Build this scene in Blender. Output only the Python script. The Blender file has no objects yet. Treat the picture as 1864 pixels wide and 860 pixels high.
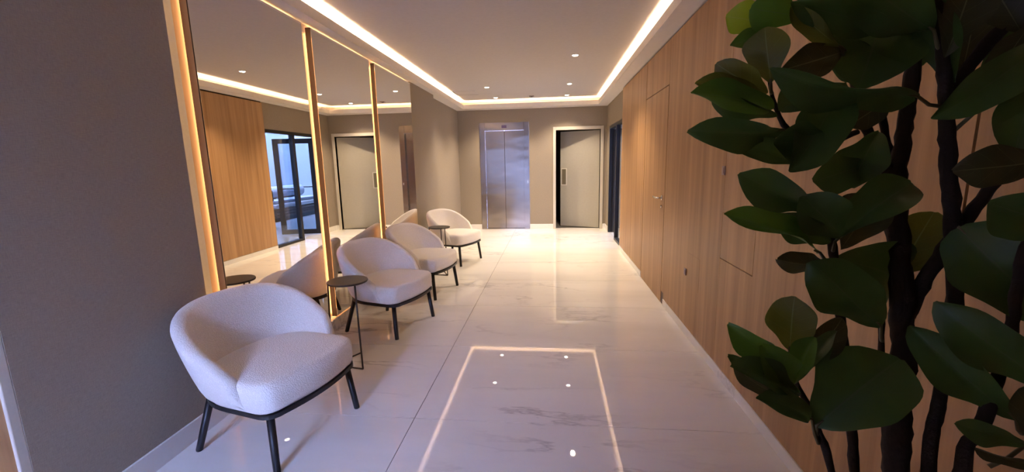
import bpy, bmesh, math, random
from mathutils import Vector, Matrix, noise

random.seed(7)
scene = bpy.context.scene
COL = scene.collection

# ------------------------------------------------------------------ camera
CAM_H = 1.42
M = [[0.9940650244643596, 0.10662079255942296, -0.021604021169048613],
     [-0.0028023051564376247, -0.17342668911554415, -0.9848427948602917],
     [-0.10875143319737172, 0.9790583180262659, -0.17209862196164358]]
FPX, PX, PY = 776.89, 919.82, 433.25
W_IMG, H_IMG = 1864, 860
cam = bpy.data.cameras.new('camera')
cam.sensor_width = 36.0
cam.lens = FPX / W_IMG * 36.0
cam.shift_x = (W_IMG / 2 - PX) / W_IMG
cam.shift_y = (PY - H_IMG / 2) / W_IMG
cam.clip_start = 0.05
cam_o = bpy.data.objects.new('camera', cam)
COL.objects.link(cam_o)
rx, ry, rz = Vector(M[0]), -Vector(M[1]), -Vector(M[2])
mw = Matrix((rx, ry, rz)).transposed().to_4x4()
mw.translation = (0, 0, CAM_H)
cam_o.matrix_world = mw
scene.camera = cam_o
CAM = Vector((0, 0, CAM_H))

# ------------------------------------------------------------------ colour management, sky, light
scene.view_settings.view_transform = 'Standard'
scene.view_settings.look = 'None'
scene.view_settings.exposure = 1.9
scene.view_settings.gamma = 1.0
scene.view_settings.use_curve_mapping = False
scene.cycles.use_denoising = True
scene.cycles.max_bounces = 10
scene.cycles.diffuse_bounces = 5
scene.cycles.glossy_bounces = 5
scene.cycles.transmission_bounces = 6
scene.cycles.caustics_reflective = True
scene.cycles.caustics_refractive = False
scene.cycles.sample_clamp_indirect = 4.0

SKY = 17.0
COVE = 38.0
GAPLED = 6.0
DOWN = 46.0
world = bpy.data.worlds.new('sky')
scene.world = world
world.use_nodes = True
bg = world.node_tree.nodes['Background']
bg.inputs[0].default_value = (0.42, 0.51, 0.97, 1)
bg.inputs[1].default_value = SKY


# ------------------------------------------------------------------ materials
def new_mat(name):
    m = bpy.data.materials.new(name)
    m.use_nodes = True
    nt = m.node_tree
    return m, nt, nt.nodes['Principled BSDF']


def plain(name, col, rough=0.5, metal=0.0, bump=0.0, scale=60.0, spec=0.5):
    m, nt, b = new_mat(name)
    b.inputs['Base Color'].default_value = (*col, 1)
    b.inputs['Roughness'].default_value = rough
    b.inputs['Metallic'].default_value = metal
    b.inputs['Specular IOR Level'].default_value = spec
    tc = nt.nodes.new('ShaderNodeTexCoord')
    n = nt.nodes.new('ShaderNodeTexNoise')
    n.inputs['Scale'].default_value = scale
    n.inputs['Detail'].default_value = 4
    nt.links.new(tc.outputs['Object'], n.inputs['Vector'])
    mx = nt.nodes.new('ShaderNodeMix')
    mx.data_type = 'RGBA'
    mx.inputs[6].default_value = (*[c * 0.93 for c in col], 1)
    mx.inputs[7].default_value = (*[min(1, c * 1.05) for c in col], 1)
    nt.links.new(n.outputs[0], mx.inputs[0])
    nt.links.new(mx.outputs[2], b.inputs['Base Color'])
    if bump:
        bp = nt.nodes.new('ShaderNodeBump')
        bp.inputs['Strength'].default_value = bump
        bp.inputs['Distance'].default_value = 0.004
        nt.links.new(n.outputs[0], bp.inputs['Height'])
        nt.links.new(bp.outputs[0], b.inputs['Normal'])
    return m


def emit(name, col, s):
    m, nt, b = new_mat(name)
    b.inputs['Base Color'].default_value = (*col, 1)
    b.inputs['Emission Color'].default_value = (*col, 1)
    b.inputs['Emission Strength'].default_value = s
    return m


def wood(name, dark, light, rough=0.45):
    """straight vertical oak veneer: strips of varying tone along Y, fine grain along Z"""
    m, nt, b = new_mat(name)
    N = nt.nodes
    L = nt.links
    geo = N.new('ShaderNodeNewGeometry')
    mp = N.new('ShaderNodeMapping')
    mp.inputs['Scale'].default_value = (14, 14, 0.55)
    L.new(geo.outputs['Position'], mp.inputs['Vector'])
    n1 = N.new('ShaderNodeTexNoise')
    n1.inputs['Scale'].default_value = 1.0
    n1.inputs['Detail'].default_value = 5
    n1.inputs['Roughness'].default_value = 0.62
    n1.inputs['Distortion'].default_value = 0.25
    L.new(mp.outputs[0], n1.inputs['Vector'])
    mp2 = N.new('ShaderNodeMapping')
    mp2.inputs['Scale'].default_value = (90, 90, 1.6)
    L.new(geo.outputs['Position'], mp2.inputs['Vector'])
    n2 = N.new('ShaderNodeTexNoise')
    n2.inputs['Scale'].default_value = 1.0
    n2.inputs['Detail'].default_value = 3
    L.new(mp2.outputs[0], n2.inputs['Vector'])
    # veneer leaves about 11 cm wide
    sp = N.new('ShaderNodeSeparateXYZ')
    L.new(geo.outputs['Position'], sp.inputs[0])
    mu = N.new('ShaderNodeMath')
    mu.operation = 'MULTIPLY'
    mu.inputs[1].default_value = 6.3
    L.new(sp.outputs[1], mu.inputs[0])
    fl = N.new('ShaderNodeMath')
    fl.operation = 'FLOOR'
    L.new(mu.outputs[0], fl.inputs[0])
    wn = N.new('ShaderNodeTexWhiteNoise')
    wn.noise_dimensions = '1D'
    L.new(fl.outputs[0], wn.inputs['W'])
    a = N.new('ShaderNodeMath')
    a.operation = 'MULTIPLY_ADD'
    a.inputs[1].default_value = 0.05
    L.new(n2.outputs[0], a.inputs[0])
    L.new(n1.outputs[0], a.inputs[2])
    a2 = N.new('ShaderNodeMath')
    a2.operation = 'MULTIPLY_ADD'
    a2.inputs[1].default_value = 0.10
    L.new(wn.outputs[0], a2.inputs[0])
    L.new(a.outputs[0], a2.inputs[2])
    cr = N.new('ShaderNodeValToRGB')
    cr.color_ramp.elements[0].position = 0.33
    cr.color_ramp.elements[0].color = (*dark, 1)
    cr.color_ramp.elements[1].position = 0.80
    cr.color_ramp.elements[1].color = (*light, 1)
    L.new(a2.outputs[0], cr.inputs[0])
    L.new(cr.outputs[0], b.inputs['Base Color'])
    b.inputs['Roughness'].default_value = rough
    bp = N.new('ShaderNodeBump')
    bp.inputs['Strength'].default_value = 0.08
    bp.inputs['Distance'].default_value = 0.002
    L.new(n2.outputs[0], bp.inputs['Height'])
    L.new(bp.outputs[0], b.inputs['Normal'])
    return m


def marble(name, rough, wav):
    m, nt, b = new_mat(name)
    N = nt.nodes
    L = nt.links
    geo = N.new('ShaderNodeNewGeometry')
    mp = N.new('ShaderNodeMapping')
    mp.inputs['Rotation'].default_value = (0, 0, 0.45)
    mp.inputs['Scale'].default_value = (0.38, 1.5, 1)
    L.new(geo.outputs['Position'], mp.inputs['Vector'])
    n0 = N.new('ShaderNodeTexNoise')
    n0.inputs['Scale'].default_value = 1.1
    n0.inputs['Detail'].default_value = 7
    n0.inputs['Roughness'].default_value = 0.6
    L.new(mp.outputs[0], n0.inputs['Vector'])
    # thin veins: where the noise crosses one half
    s1 = N.new('ShaderNodeMath')
    s1.operation = 'SUBTRACT'
    s1.inputs[1].default_value = 0.53
    L.new(n0.outputs[0], s1.inputs[0])
    ab = N.new('ShaderNodeMath')
    ab.operation = 'ABSOLUTE'
    L.new(s1.outputs[0], ab.inputs[0])
    mr = N.new('ShaderNodeMapRange')
    mr.inputs['From Min'].default_value = 0.0
    mr.inputs['From Max'].default_value = 0.014
    mr.inputs['To Min'].default_value = 1.0
    mr.inputs['To Max'].default_value = 0.0
    L.new(ab.outputs[0], mr.inputs['Value'])
    n1 = N.new('ShaderNodeTexNoise')
    n1.inputs['Scale'].default_value = 0.8
    n1.inputs['Detail'].default_value = 2
    L.new(geo.outputs['Position'], n1.inputs['Vector'])
    mk = N.new('ShaderNodeMapRange')
    mk.inputs['From Min'].default_value = 0.44
    mk.inputs['From Max'].default_value = 0.64
    L.new(n1.outputs[0], mk.inputs['Value'])
    mul = N.new('ShaderNodeMath')
    mul.operation = 'MULTIPLY'
    L.new(mr.outputs[0], mul.inputs[0])
    L.new(mk.outputs[0], mul.inputs[1])
    c1 = N.new('ShaderNodeValToRGB')
    c1.color_ramp.elements[0].position = 0.3
    c1.color_ramp.elements[0].color = (0.72, 0.69, 0.645, 1)
    c1.color_ramp.elements[1].position = 0.62
    c1.color_ramp.elements[1].color = (0.82, 0.79, 0.74, 1)
    L.new(n0.outputs[0], c1.inputs[0])
    mx = N.new('ShaderNodeMix')
    mx.data_type = 'RGBA'
    mx.inputs[7].default_value = (0.46, 0.43, 0.41, 1)
    L.new(mul.outputs[0], mx.inputs[0])
    L.new(c1.outputs[0], mx.inputs[6])
    L.new(mx.outputs[2], b.inputs['Base Color'])
    b.inputs['Roughness'].default_value = rough
    b.inputs['Specular IOR Level'].default_value = 0.6
    if wav:
        n3 = N.new('ShaderNodeTexNoise')
        n3.inputs['Scale'].default_value = 7.0
        n3.inputs['Detail'].default_value = 1
        L.new(geo.outputs['Position'], n3.inputs['Vector'])
        bp = N.new('ShaderNodeBump')
        bp.inputs['Strength'].default_value = wav
        bp.inputs['Distance'].default_value = 0.004
        L.new(n3.outputs[0], bp.inputs['Height'])
        L.new(bp.outputs[0], b.inputs['Normal'])
    return m


def steel():
    m, nt, b = new_mat('brushed_steel')
    N = nt.nodes
    L = nt.links
    b.inputs['Base Color'].default_value = (0.36, 0.315, 0.28, 1)
    b.inputs['Metallic'].default_value = 1
    b.inputs['Roughness'].default_value = 0.22
    geo = N.new('ShaderNodeNewGeometry')
    mp = N.new('ShaderNodeMapping')
    mp.inputs['Scale'].default_value = (1.2, 1.2, 2.6)
    L.new(geo.outputs['Position'], mp.inputs['Vector'])
    n = N.new('ShaderNodeTexNoise')
    n.inputs['Scale'].default_value = 1.4
    n.inputs['Detail'].default_value = 1
    L.new(mp.outputs[0], n.inputs['Vector'])
    bp = N.new('ShaderNodeBump')
    bp.inputs['Strength'].default_value = 0.5
    bp.inputs['Distance'].default_value = 0.018
    L.new(n.outputs[0], bp.inputs['Height'])
    L.new(bp.outputs[0], b.inputs['Normal'])
    return m


def linen(name, col):
    m, nt, b = new_mat(name)
    N = nt.nodes
    L = nt.links
    geo = N.new('ShaderNodeNewGeometry')
    hs = []
    for sc in ((40, 40, 420), (420, 420, 40)):
        mp = N.new('ShaderNodeMapping')
        mp.inputs['Scale'].default_value = sc
        L.new(geo.outputs['Position'], mp.inputs['Vector'])
        n = N.new('ShaderNodeTexNoise')
        n.inputs['Scale'].default_value = 1
        n.inputs['Detail'].default_value = 2
        L.new(mp.outputs[0], n.inputs['Vector'])
        hs.append(n)
    a = N.new('ShaderNodeMath')
    a.operation = 'ADD'
    L.new(hs[0].outputs[0], a.inputs[0])
    L.new(hs[1].outputs[0], a.inputs[1])
    cr = N.new('ShaderNodeValToRGB')
    cr.color_ramp.elements[0].position = 0.35
    cr.color_ramp.elements[0].color = (*[c * 0.84 for c in col], 1)
    cr.color_ramp.elements[1].position = 0.7
    cr.color_ramp.elements[1].color = (*[c * 1.12 for c in col], 1)
    h = N.new('ShaderNodeMath')
    h.operation = 'MULTIPLY'
    h.inputs[1].default_value = 0.5
    L.new(a.outputs[0], h.inputs[0])
    L.new(h.outputs[0], cr.inputs[0])
    L.new(cr.outputs[0], b.inputs['Base Color'])
    b.inputs['Roughness'].default_value = 0.85
    b.inputs['Specular IOR Level'].default_value = 0.2
    return m


def boucle():
    m, nt, b = new_mat('boucle')
    N = nt.nodes
    L = nt.links
    tc = N.new('ShaderNodeTexCoord')
    v = N.new('ShaderNodeTexVoronoi')
    v.inputs['Scale'].default_value = 170
    L.new(tc.outputs['Object'], v.inputs['Vector'])
    n = N.new('ShaderNodeTexNoise')
    n.inputs['Scale'].default_value = 90
    n.inputs['Detail'].default_value = 4
    L.new(tc.outputs['Object'], n.inputs['Vector'])
    a = N.new('ShaderNodeMath')
    a.operation = 'SUBTRACT'
    L.new(n.outputs[0], a.inputs[0])
    L.new(v.outputs[0], a.inputs[1])
    cr = N.new('ShaderNodeValToRGB')
    cr.color_ramp.elements[0].position = 0.0
    cr.color_ramp.elements[0].color = (0.80, 0.76, 0.70, 1)
    cr.color_ramp.elements[1].position = 0.5
    cr.color_ramp.elements[1].color = (0.91, 0.88, 0.83, 1)
    L.new(a.outputs[0], cr.inputs[0])
    L.new(cr.outputs[0], b.inputs['Base Color'])
    b.inputs['Roughness'].default_value = 0.95
    b.inputs['Specular IOR Level'].default_value = 0.1
    b.inputs['Sheen Weight'].default_value = 0.25
    bp = N.new('ShaderNodeBump')
    bp.inputs['Strength'].default_value = 0.5
    bp.inputs['Distance'].default_value = 0.004
    L.new(a.outputs[0], bp.inputs['Height'])
    L.new(bp.outputs[0], b.inputs['Normal'])
    return m


def leaf_mat(name, col, vein):
    m, nt, b = new_mat(name)
    N = nt.nodes
    L = nt.links
    uv = N.new('ShaderNodeUVMap')
    uv.uv_map = 'leaf'
    sp = N.new('ShaderNodeSeparateXYZ')
    L.new(uv.outputs[0], sp.inputs[0])

    def math_(op, a, bb=None):
        k = N.new('ShaderNodeMath')
        k.operation = op
        for i, x in enumerate((a, bb)):
            if x is None:
                continue
            if isinstance(x, (int, float)):
                k.inputs[i].default_value = x
            else:
                L.new(x, k.inputs[i])
        return k.outputs[0]
    u, v = sp.outputs[0], sp.outputs[1]           # u along the midrib, v across from -1 to 1
    av = math_('ABSOLUTE', v)
    mid = math_('MULTIPLY', math_('LESS_THAN', av, 0.028), 0.8)
    ph = math_('FRACT', math_('MULTIPLY', math_('SUBTRACT', u, math_('MULTIPLY', av, 0.25)), 4.6))
    side = math_('LESS_THAN', math_('ABSOLUTE', math_('SUBTRACT', ph, 0.5)), 0.022)
    side = math_('MULTIPLY', side, 0.22)
    vn = math_('MAXIMUM', mid, side)
    ns = N.new('ShaderNodeTexNoise')
    ns.inputs['Scale'].default_value = 14
    ns.inputs['Detail'].default_value = 3
    tc = N.new('ShaderNodeTexCoord')
    L.new(tc.outputs['Object'], ns.inputs['Vector'])
    m1 = N.new('ShaderNodeMix')
    m1.data_type = 'RGBA'
    m1.inputs[6].default_value = (*[c * 0.75 for c in col], 1)
    m1.inputs[7].default_value = (*[c * 1.25 for c in col], 1)
    L.new(ns.outputs[0], m1.inputs[0])
    m2 = N.new('ShaderNodeMix')
    m2.data_type = 'RGBA'
    m2.inputs[7].default_value = (*vein, 1)
    L.new(vn, m2.inputs[0])
    L.new(m1.outputs[2], m2.inputs[6])
    L.new(m2.outputs[2], b.inputs['Base Color'])
    b.inputs['Roughness'].default_value = 0.36
    b.inputs['Specular IOR Level'].default_value = 0.38
    bp = N.new('ShaderNodeBump')
    bp.inputs['Strength'].default_value = 0.35
    bp.inputs['Distance'].default_value = 0.003
    L.new(vn, bp.inputs['Height'])
    L.new(bp.outputs[0], b.inputs['Normal'])
    tr = N.new('ShaderNodeBsdfTranslucent')
    L.new(m2.outputs[2], tr.inputs[0])
    ms = N.new('ShaderNodeMixShader')
    ms.inputs[0].default_value = 0.3
    L.new(b.outputs[0], ms.inputs[1])
    L.new(tr.outputs[0], ms.inputs[2])
    L.new(ms.outputs[0], N['Material Output'].inputs[0])
    return m


def glass_mat(name, col=(0.85, 0.9, 0.95), rough=0.0):
    m, nt, b = new_mat(name)
    N = nt.nodes
    L = nt.links
    g = N.new('ShaderNodeBsdfGlossy')
    g.inputs['Roughness'].default_value = 0.0
    g.inputs['Color'].default_value = (1, 1, 1, 1)
    t = N.new('ShaderNodeBsdfTransparent')
    t.inputs[0].default_value = (*col, 1)
    lw = N.new('ShaderNodeLayerWeight')
    lw.inputs[0].default_value = 0.5
    pw = N.new('ShaderNodeMath')
    pw.operation = 'POWER'
    pw.inputs[1].default_value = 4.0
    L.new(lw.outputs['Facing'], pw.inputs[0])
    f = N.new('ShaderNodeMath')
    f.operation = 'MULTIPLY_ADD'
    f.inputs[1].default_value = 0.8
    f.inputs[2].default_value = 0.03
    L.new(pw.outputs[0], f.inputs[0])
    x = N.new('ShaderNodeMixShader')
    L.new(f.outputs[0], x.inputs[0])
    L.new(t.outputs[0], x.inputs[1])
    L.new(g.outputs[0], x.inputs[2])
    L.new(x.outputs[0], N['Material Output'].inputs[0])
    return m


WARM = (1.0, 0.72, 0.44)
MAT = dict(
    ceiling=plain('white_ceiling_paint', (0.49, 0.465, 0.455), 0.8, bump=0.02, scale=30, spec=0.2),
    soffit=plain('cream_soffit_paint', (0.66, 0.62, 0.58), 0.7, scale=20, spec=0.2),
    grey_wall=linen('grey_beige_linen', (0.30, 0.25, 0.195)),
    oak=wood('oak_veneer', (0.27, 0.135, 0.054), (0.48, 0.28, 0.128)),
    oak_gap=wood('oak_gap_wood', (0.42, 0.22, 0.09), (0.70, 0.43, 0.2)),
    floor=marble('polished_marble', 0.018, 0.022),
    marble=marble('marble_skirting', 0.15, 0),
    grout=plain('grey_grout', (0.10, 0.09, 0.08), 0.8),
    dark=plain('black_metal', (0.012, 0.011, 0.012), 0.42, spec=0.4),
    table=plain('dark_brown_metal', (0.028, 0.020, 0.017), 0.38, spec=0.5),
    mirror_edge=plain('dark_walnut_edge', (0.07, 0.032, 0.018), 0.45),
    black=plain('black_frame_paint', (0.006, 0.006, 0.007), 0.4),
    steel=steel(),
    chrome=plain('satin_chrome', (0.62, 0.58, 0.55), 0.25, metal=1.0),
    boucle=boucle(),
    door=plain('greige_door_paint', (0.36, 0.33, 0.265), 0.6, scale=25),
    casing=plain('cream_casing_paint', (0.55, 0.51, 0.43), 0.5),
    pull=plain('bronze_pull', (0.16, 0.135, 0.085), 0.5, metal=0.3),
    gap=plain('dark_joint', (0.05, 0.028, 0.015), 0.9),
    white=plain('white_plastic', (0.75, 0.74, 0.72), 0.4),
    switch=plain('mauve_grey_plastic', (0.32, 0.24, 0.25), 0.4),
    sensor=plain('sensor_grey', (0.20, 0.15, 0.12), 0.6),
    display=emit('display_glow', (0.02, 0.008, 0.035), 0.3),
    led=emit('warm_led', WARM, COVE),
    gap_led=emit('gap_led', (1.0, 0.64, 0.32), GAPLED),
    lens=emit('downlight_lens', (1.0, 0.90, 0.78), 9.0),
    bark=plain('dark_bark', (0.020, 0.012, 0.010), 0.85, bump=1.0, scale=70, spec=0.2),
    petiole=plain('petiole_green', (0.07, 0.055, 0.016), 0.6),
    soil=plain('dark_soil', (0.03, 0.02, 0.015), 0.95, bump=1.0, scale=60),
    pot=plain('white_ceramic', (0.7, 0.68, 0.65), 0.3),
    leaf=leaf_mat('fig_leaf_dark', (0.046, 0.080, 0.018), (0.06, 0.085, 0.03)),
    leaf_mid=leaf_mat('fig_leaf_green', (0.075, 0.150, 0.018), (0.08, 0.15, 0.04)),
    leaf_lime=leaf_mat('fig_leaf_lime', (0.25, 0.32, 0.015), (0.28, 0.33, 0.05)),  # yellow-green, brighter than the other leaves
    leaf_olive=leaf_mat('fig_leaf_olive', (0.11, 0.115, 0.016), (0.17, 0.19, 0.07)),
    leaf_brown=leaf_mat('fig_leaf_brown', (0.046, 0.041, 0.014), (0.12, 0.12, 0.06)),
    patio_wall=plain('pale_patio_render', (0.40, 0.45, 0.47), 0.8),
    patio_floor=plain('pale_patio_tile', (0.45, 0.45, 0.45), 0.3),
    sky_blocker=plain('dark_sky_blocker', (0.10, 0.095, 0.09), 0.8),
    asphalt=plain('grey_pavement', (0.22, 0.22, 0.22), 0.8),
    cushion=plain('grey_blue_cushion', (0.35, 0.38, 0.42), 0.9),
    deck=plain('brown_slat', (0.16, 0.11, 0.08), 0.7),
    glass=glass_mat('clear_glass'),
)
m, nt, b = new_mat('silver_mirror')
b.inputs['Base Color'].default_value = (0.86, 0.82, 0.75, 1)
b.inputs['Metallic'].default_value = 1
b.inputs['Roughness'].default_value = 0.0
MAT['mirror'] = m


# ------------------------------------------------------------------ helpers
class MB:
    def __init__(s):
        s.v, s.f, s.uv = [], [], []

    def box(s, x0, x1, y0, y1, z0, z1):
        i = len(s.v)
        s.v += [(x, y, z) for z in (z0, z1) for y in (y0, y1) for x in (x0, x1)]
        s.f += [(i, i + 2, i + 3, i + 1), (i + 4, i + 5, i + 7, i + 6), (i, i + 1, i + 5, i + 4),
                (i + 2, i + 6, i + 7, i + 3), (i, i + 4, i + 6, i + 2), (i + 1, i + 3, i + 7, i + 5)]
        return s

    def prism(s, poly, axis, a0, a1):
        """polygon in the two other axes, extruded along axis from a0 to a1"""
        i = len(s.v)
        n = len(poly)

        def p(q, a):
            q = list(q)
            q.insert(axis, a)
            return tuple(q)
        s.v += [p(q, a0) for q in poly] + [p(q, a1) for q in poly]
        s.f += [tuple(range(i + n - 1, i - 1, -1)), tuple(range(i + n, i + 2 * n))]
        for k in range(n):
            k2 = (k + 1) % n
            s.f.append((i + k, i + k2, i + n + k2, i + n + k))
        return s

    def tube(s, pts, rad, sides=10, closed=False, caps=True):
        pts = [Vector(p) for p in pts]
        n = len(pts)
        if not hasattr(rad, '__len__'):
            rad = [rad] * n
        i0 = len(s.v)
        up = None
        for k, p in enumerate(pts):
            if closed:
                t = (pts[(k + 1) % n] - pts[k - 1]).normalized()
            else:
                t = (pts[min(k + 1, n - 1)] - pts[max(k - 1, 0)]).normalized()
            if up is None:
                up = t.orthogonal().normalized()
            else:
                up = (up - t * up.dot(t)).normalized()
            w = t.cross(up)
            for j in range(sides):
                a = 2 * math.pi * j / sides
                s.v.append(tuple(p + (up * math.cos(a) + w * math.sin(a)) * rad[k]))
        for k in range(n if closed else n - 1):
            a, b2 = i0 + k * sides, i0 + ((k + 1) % n) * sides
            for j in range(sides):
                j2 = (j + 1) % sides
                s.f.append((a + j, a + j2, b2 + j2, b2 + j))
        if caps and not closed:
            s.f.append(tuple(i0 + j for j in range(sides - 1, -1, -1)))
            s.f.append(tuple(i0 + (n - 1) * sides + j for j in range(sides)))
        return s

    def lathe(s, prof, c=(0, 0, 0), sides=32, axis=2):
        i0 = len(s.v)
        for r, h in prof:
            for j in range(sides):
                a = 2 * math.pi * j / sides
                q = [r * math.cos(a), r * math.sin(a)]
                q.insert(axis, h)
                s.v.append((q[0] + c[0], q[1] + c[1], q[2] + c[2]))
        for k in range(len(prof) - 1):
            for j in range(sides):
                j2 = (j + 1) % sides
                a, b2 = i0 + k * sides, i0 + (k + 1) * sides
                s.f.append((a + j, a + j2, b2 + j2, b2 + j))
        s.f.append(tuple(i0 + j for j in range(sides - 1, -1, -1)))
        e = i0 + (len(prof) - 1) * sides
        s.f.append(tuple(e + j for j in range(sides)))
        return s

    def rings(s, rings, cap0=True, cap1=True):
        """loft closed rings that have equal counts"""
        i0 = len(s.v)
        n = len(rings[0])
        for r in rings:
            s.v += [tuple(p) for p in r]
        for k in range(len(rings) - 1):
            for j in range(n):
                j2 = (j + 1) % n
                a, b2 = i0 + k * n, i0 + (k + 1) * n
                s.f.append((a + j, a + j2, b2 + j2, b2 + j))
        if cap0:
            s.f.append(tuple(i0 + j for j in range(n - 1, -1, -1)))
        if cap1:
            e = i0 + (len(rings) - 1) * n
            s.f.append(tuple(e + j for j in range(n)))
        return s

    def mesh(s, name, mat, smooth=False, bevel=0.0):
        me = bpy.data.meshes.new(name)
        me.from_pydata([tuple(v) for v in s.v], [], s.f)
        bm = bmesh.new()
        bm.from_mesh(me)
        bmesh.ops.recalc_face_normals(bm, faces=bm.faces)
        if bevel:
            bmesh.ops.bevel(bm, geom=list(bm.edges), offset=bevel, segments=2, affect='EDGES', profile=0.5)
        for f in bm.faces:
            f.smooth = smooth
        bm.to_mesh(me)
        bm.free()
        me.materials.append(MAT[mat])
        return me

    def build(s, name, mat, parent=None, smooth=False, bevel=0.0, at=None):
        return link(name, s.mesh(name, mat, smooth, bevel), parent, at)


def link(name, me, parent=None, at=None):
    o = bpy.data.objects.new(name, me)
    COL.objects.link(o)
    if at is not None:
        o.location = at
    if parent is not None:
        o.parent = parent
    return o


def tag(o, label=None, cat=None, group=None, kind=None):
    for k, v in (('label', label), ('category', cat), ('group', group), ('kind', kind)):
        if v:
            o[k] = v
    return o


def thing(name, label, cat, loc=(0, 0, 0), rot=0.0, group=None):
    o = bpy.data.objects.new(name, None)
    COL.objects.link(o)
    o.empty_display_size = 0.1
    o.location = loc
    o.rotation_euler = (0, 0, rot)
    return tag(o, label, cat, group)


def copy_tree(o, parent=None):
    c = o.copy()
    COL.objects.link(c)
    c.parent = parent
    for ch in list(o.children):
        copy_tree(ch, c)
    return c


def structure(o):
    o['kind'] = 'structure'
    return o


def point(px, py, d):
    """point at distance d along the optical axis that the photograph shows at pixel (px, py)"""
    v = Vector(((px - PX) / FPX, (py - PY) / FPX, 1.0)) * d
    return CAM + Vector(M[0]) * v.x + Vector(M[1]) * v.y + Vector(M[2]) * v.z


# ------------------------------------------------------------------ dimensions (metres)
XL, XL2, XR, XRW = -1.90, -1.99, 1.087, 1.13
YB, YF = 9.20, -1.60
ZS, ZL, ZC = 2.532, 2.615, 2.69
XLL, XRL, YBL = -1.80, 0.922, 8.915

# ------------------------------------------------------------------ floor
fl = structure(MB().box(-2.1, 1.30, YF - 0.4, YB + 0.1, -0.12, -0.004).build('floor', 'grout'))
ys = [2.147 + 0.974 * k for k in range(-4, 8)]
xs = [-2.1, -0.781, 1.16, 1.30]
for i in range(len(xs) - 1):
    yy = [YF - 0.4] + ys + [YB + 0.1]
    for j in range(len(yy) - 1):
        g = 0.002
        MB().box(xs[i] + g, xs[i + 1] - g, yy[j] + g, yy[j + 1] - g, -0.02, 0.0).build('floor_tile', 'floor', fl)

# ------------------------------------------------------------------ ceiling with cove
ce = structure(MB().box(-2.2, 1.35, YF - 0.2, YB + 0.2, ZC, ZC + 0.1).build('ceiling', 'ceiling'))


def soffit(name, slab, lip):
    o = structure(MB().box(*slab, ZS, ZS + 0.02).build(name, 'soffit'))
    MB().box(*lip, ZS, ZL).build('cove_lip', 'soffit', o)
    return o


soffit('trim_1', (-2.2, XLL - 0.012, YF, YB + 0.15), (XLL - 0.012, XLL, YF, YBL))
soffit('trim_2', (XRL + 0.012, 1.35, YF, YB + 0.15), (XRL, XRL + 0.012, YF, YBL))
soffit('trim_3', (XLL - 0.012, XRL + 0.012, YBL + 0.012, YB + 0.15), (XLL - 0.012, XRL + 0.012, YBL, YBL + 0.012))


def cove_light(box, label):
    o = MB().box(*box, ZS + 0.021, ZS + 0.033).build('cove_light', 'led')
    return tag(o, label, 'light strip', 'warm light strips in the ceiling cove')


cove_light((XLL - 0.060, XLL - 0.045, 0.9, YBL), 'warm light strip glowing in the ceiling cove above the mirrors')
cove_light((XRL + 0.045, XRL + 0.060, 0.9, YBL), 'warm light strip glowing in the ceiling cove above the oak wall')
cove_light((XLL, XRL, YBL + 0.045, YBL + 0.060), 'warm light strip glowing in the ceiling cove above the elevator wall')

# access panel cut into the ceiling near the far left corner
hp = thing('ceiling_hatch', 'flush ceiling access panel with dark edge near the far left cove corner', 'access panel', (-1.53, 7.94, ZC))
MB().box(-0.20, 0.19, -0.19, 0.19, -0.004, 0.02).build('panel', 'ceiling', hp)
MB().box(-0.215, -0.203, -0.20, 0.20, -0.005, 0.02).build('edge_trim', 'gap', hp)
MB().box(-0.215, 0.19, 0.193, 0.198, -0.005, 0.02).build('edge_trim', 'gap', hp)

# downlights
dl_spots = [(0.285, 5.51, 'recessed round ceiling downlight nearest the camera, the one standing alone'),
            (-1.085, 7.44, 'recessed round downlight, left one of the middle ceiling pair'),
            (0.295, 7.43, 'recessed round downlight, right one of the middle ceiling pair'),
            (-1.085, 8.62, 'recessed round downlight, left one of the pair nearest the elevator wall'),
            (0.292, 8.62, 'recessed round downlight, right one of the pair nearest the elevator wall')]
dl0 = thing('downlight', dl_spots[0][2], 'ceiling light', (dl_spots[0][0], dl_spots[0][1], ZC), 0, 'recessed ceiling downlights')
MB().lathe([(0.034, -0.001), (0.046, -0.001), (0.046, -0.005), (0.040, -0.007), (0.034, -0.005)], sides=28).build('trim_ring', 'white', dl0, True)
MB().lathe([(0.034, -0.0015), (0.034, -0.006), (0.028, -0.010), (0.014, -0.0125)], sides=24).build('lens', 'lens', dl0, True)


def downlight_lamp(x, y):
    s = bpy.data.lights.new('downlight_lamp', 'SPOT')
    s.energy = DOWN
    s.color = (1.0, 0.80, 0.58)
    s.spot_size = math.radians(115)
    s.spot_blend = 0.8
    s.shadow_soft_size = 0.03
    o = bpy.data.objects.new('downlight_lamp', s)
    COL.objects.link(o)
    o.location = (x, y, ZC - 0.03)


for i, (x, y, lb) in enumerate(dl_spots):
    d = dl0 if i == 0 else copy_tree(dl0)
    d.location = (x, y, ZC)
    d['label'] = lb
    downlight_lamp(x, y)
sn = thing('ceiling_sensor', 'small square dark sensor on the ceiling between the two far downlights', 'sensor', (-0.385, 8.6, ZC))
MB().box(-0.045, 0.045, -0.045, 0.045, -0.012, 0.0).build('plate', 'sensor', sn, bevel=0.003)
MB().lathe([(0.02, -0.018), (0.026, -0.012), (0.026, -0.010)], sides=16).build('lens', 'gap', sn, True)

# ------------------------------------------------------------------ walls
def wall_rects(us, zs, holes):
    """cells of a wall grid that are not inside a hole"""
    out = []
    for i in range(len(us) - 1):
        for j in range(len(zs) - 1):
            uc, zc = (us[i] + us[i + 1]) / 2, (zs[j] + zs[j + 1]) / 2
            if not any(h[0] < uc < h[1] and h[2] < zc < h[3] for h in holes):
                out.append((us[i], us[i + 1], zs[j], zs[j + 1]))
    return out


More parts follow.
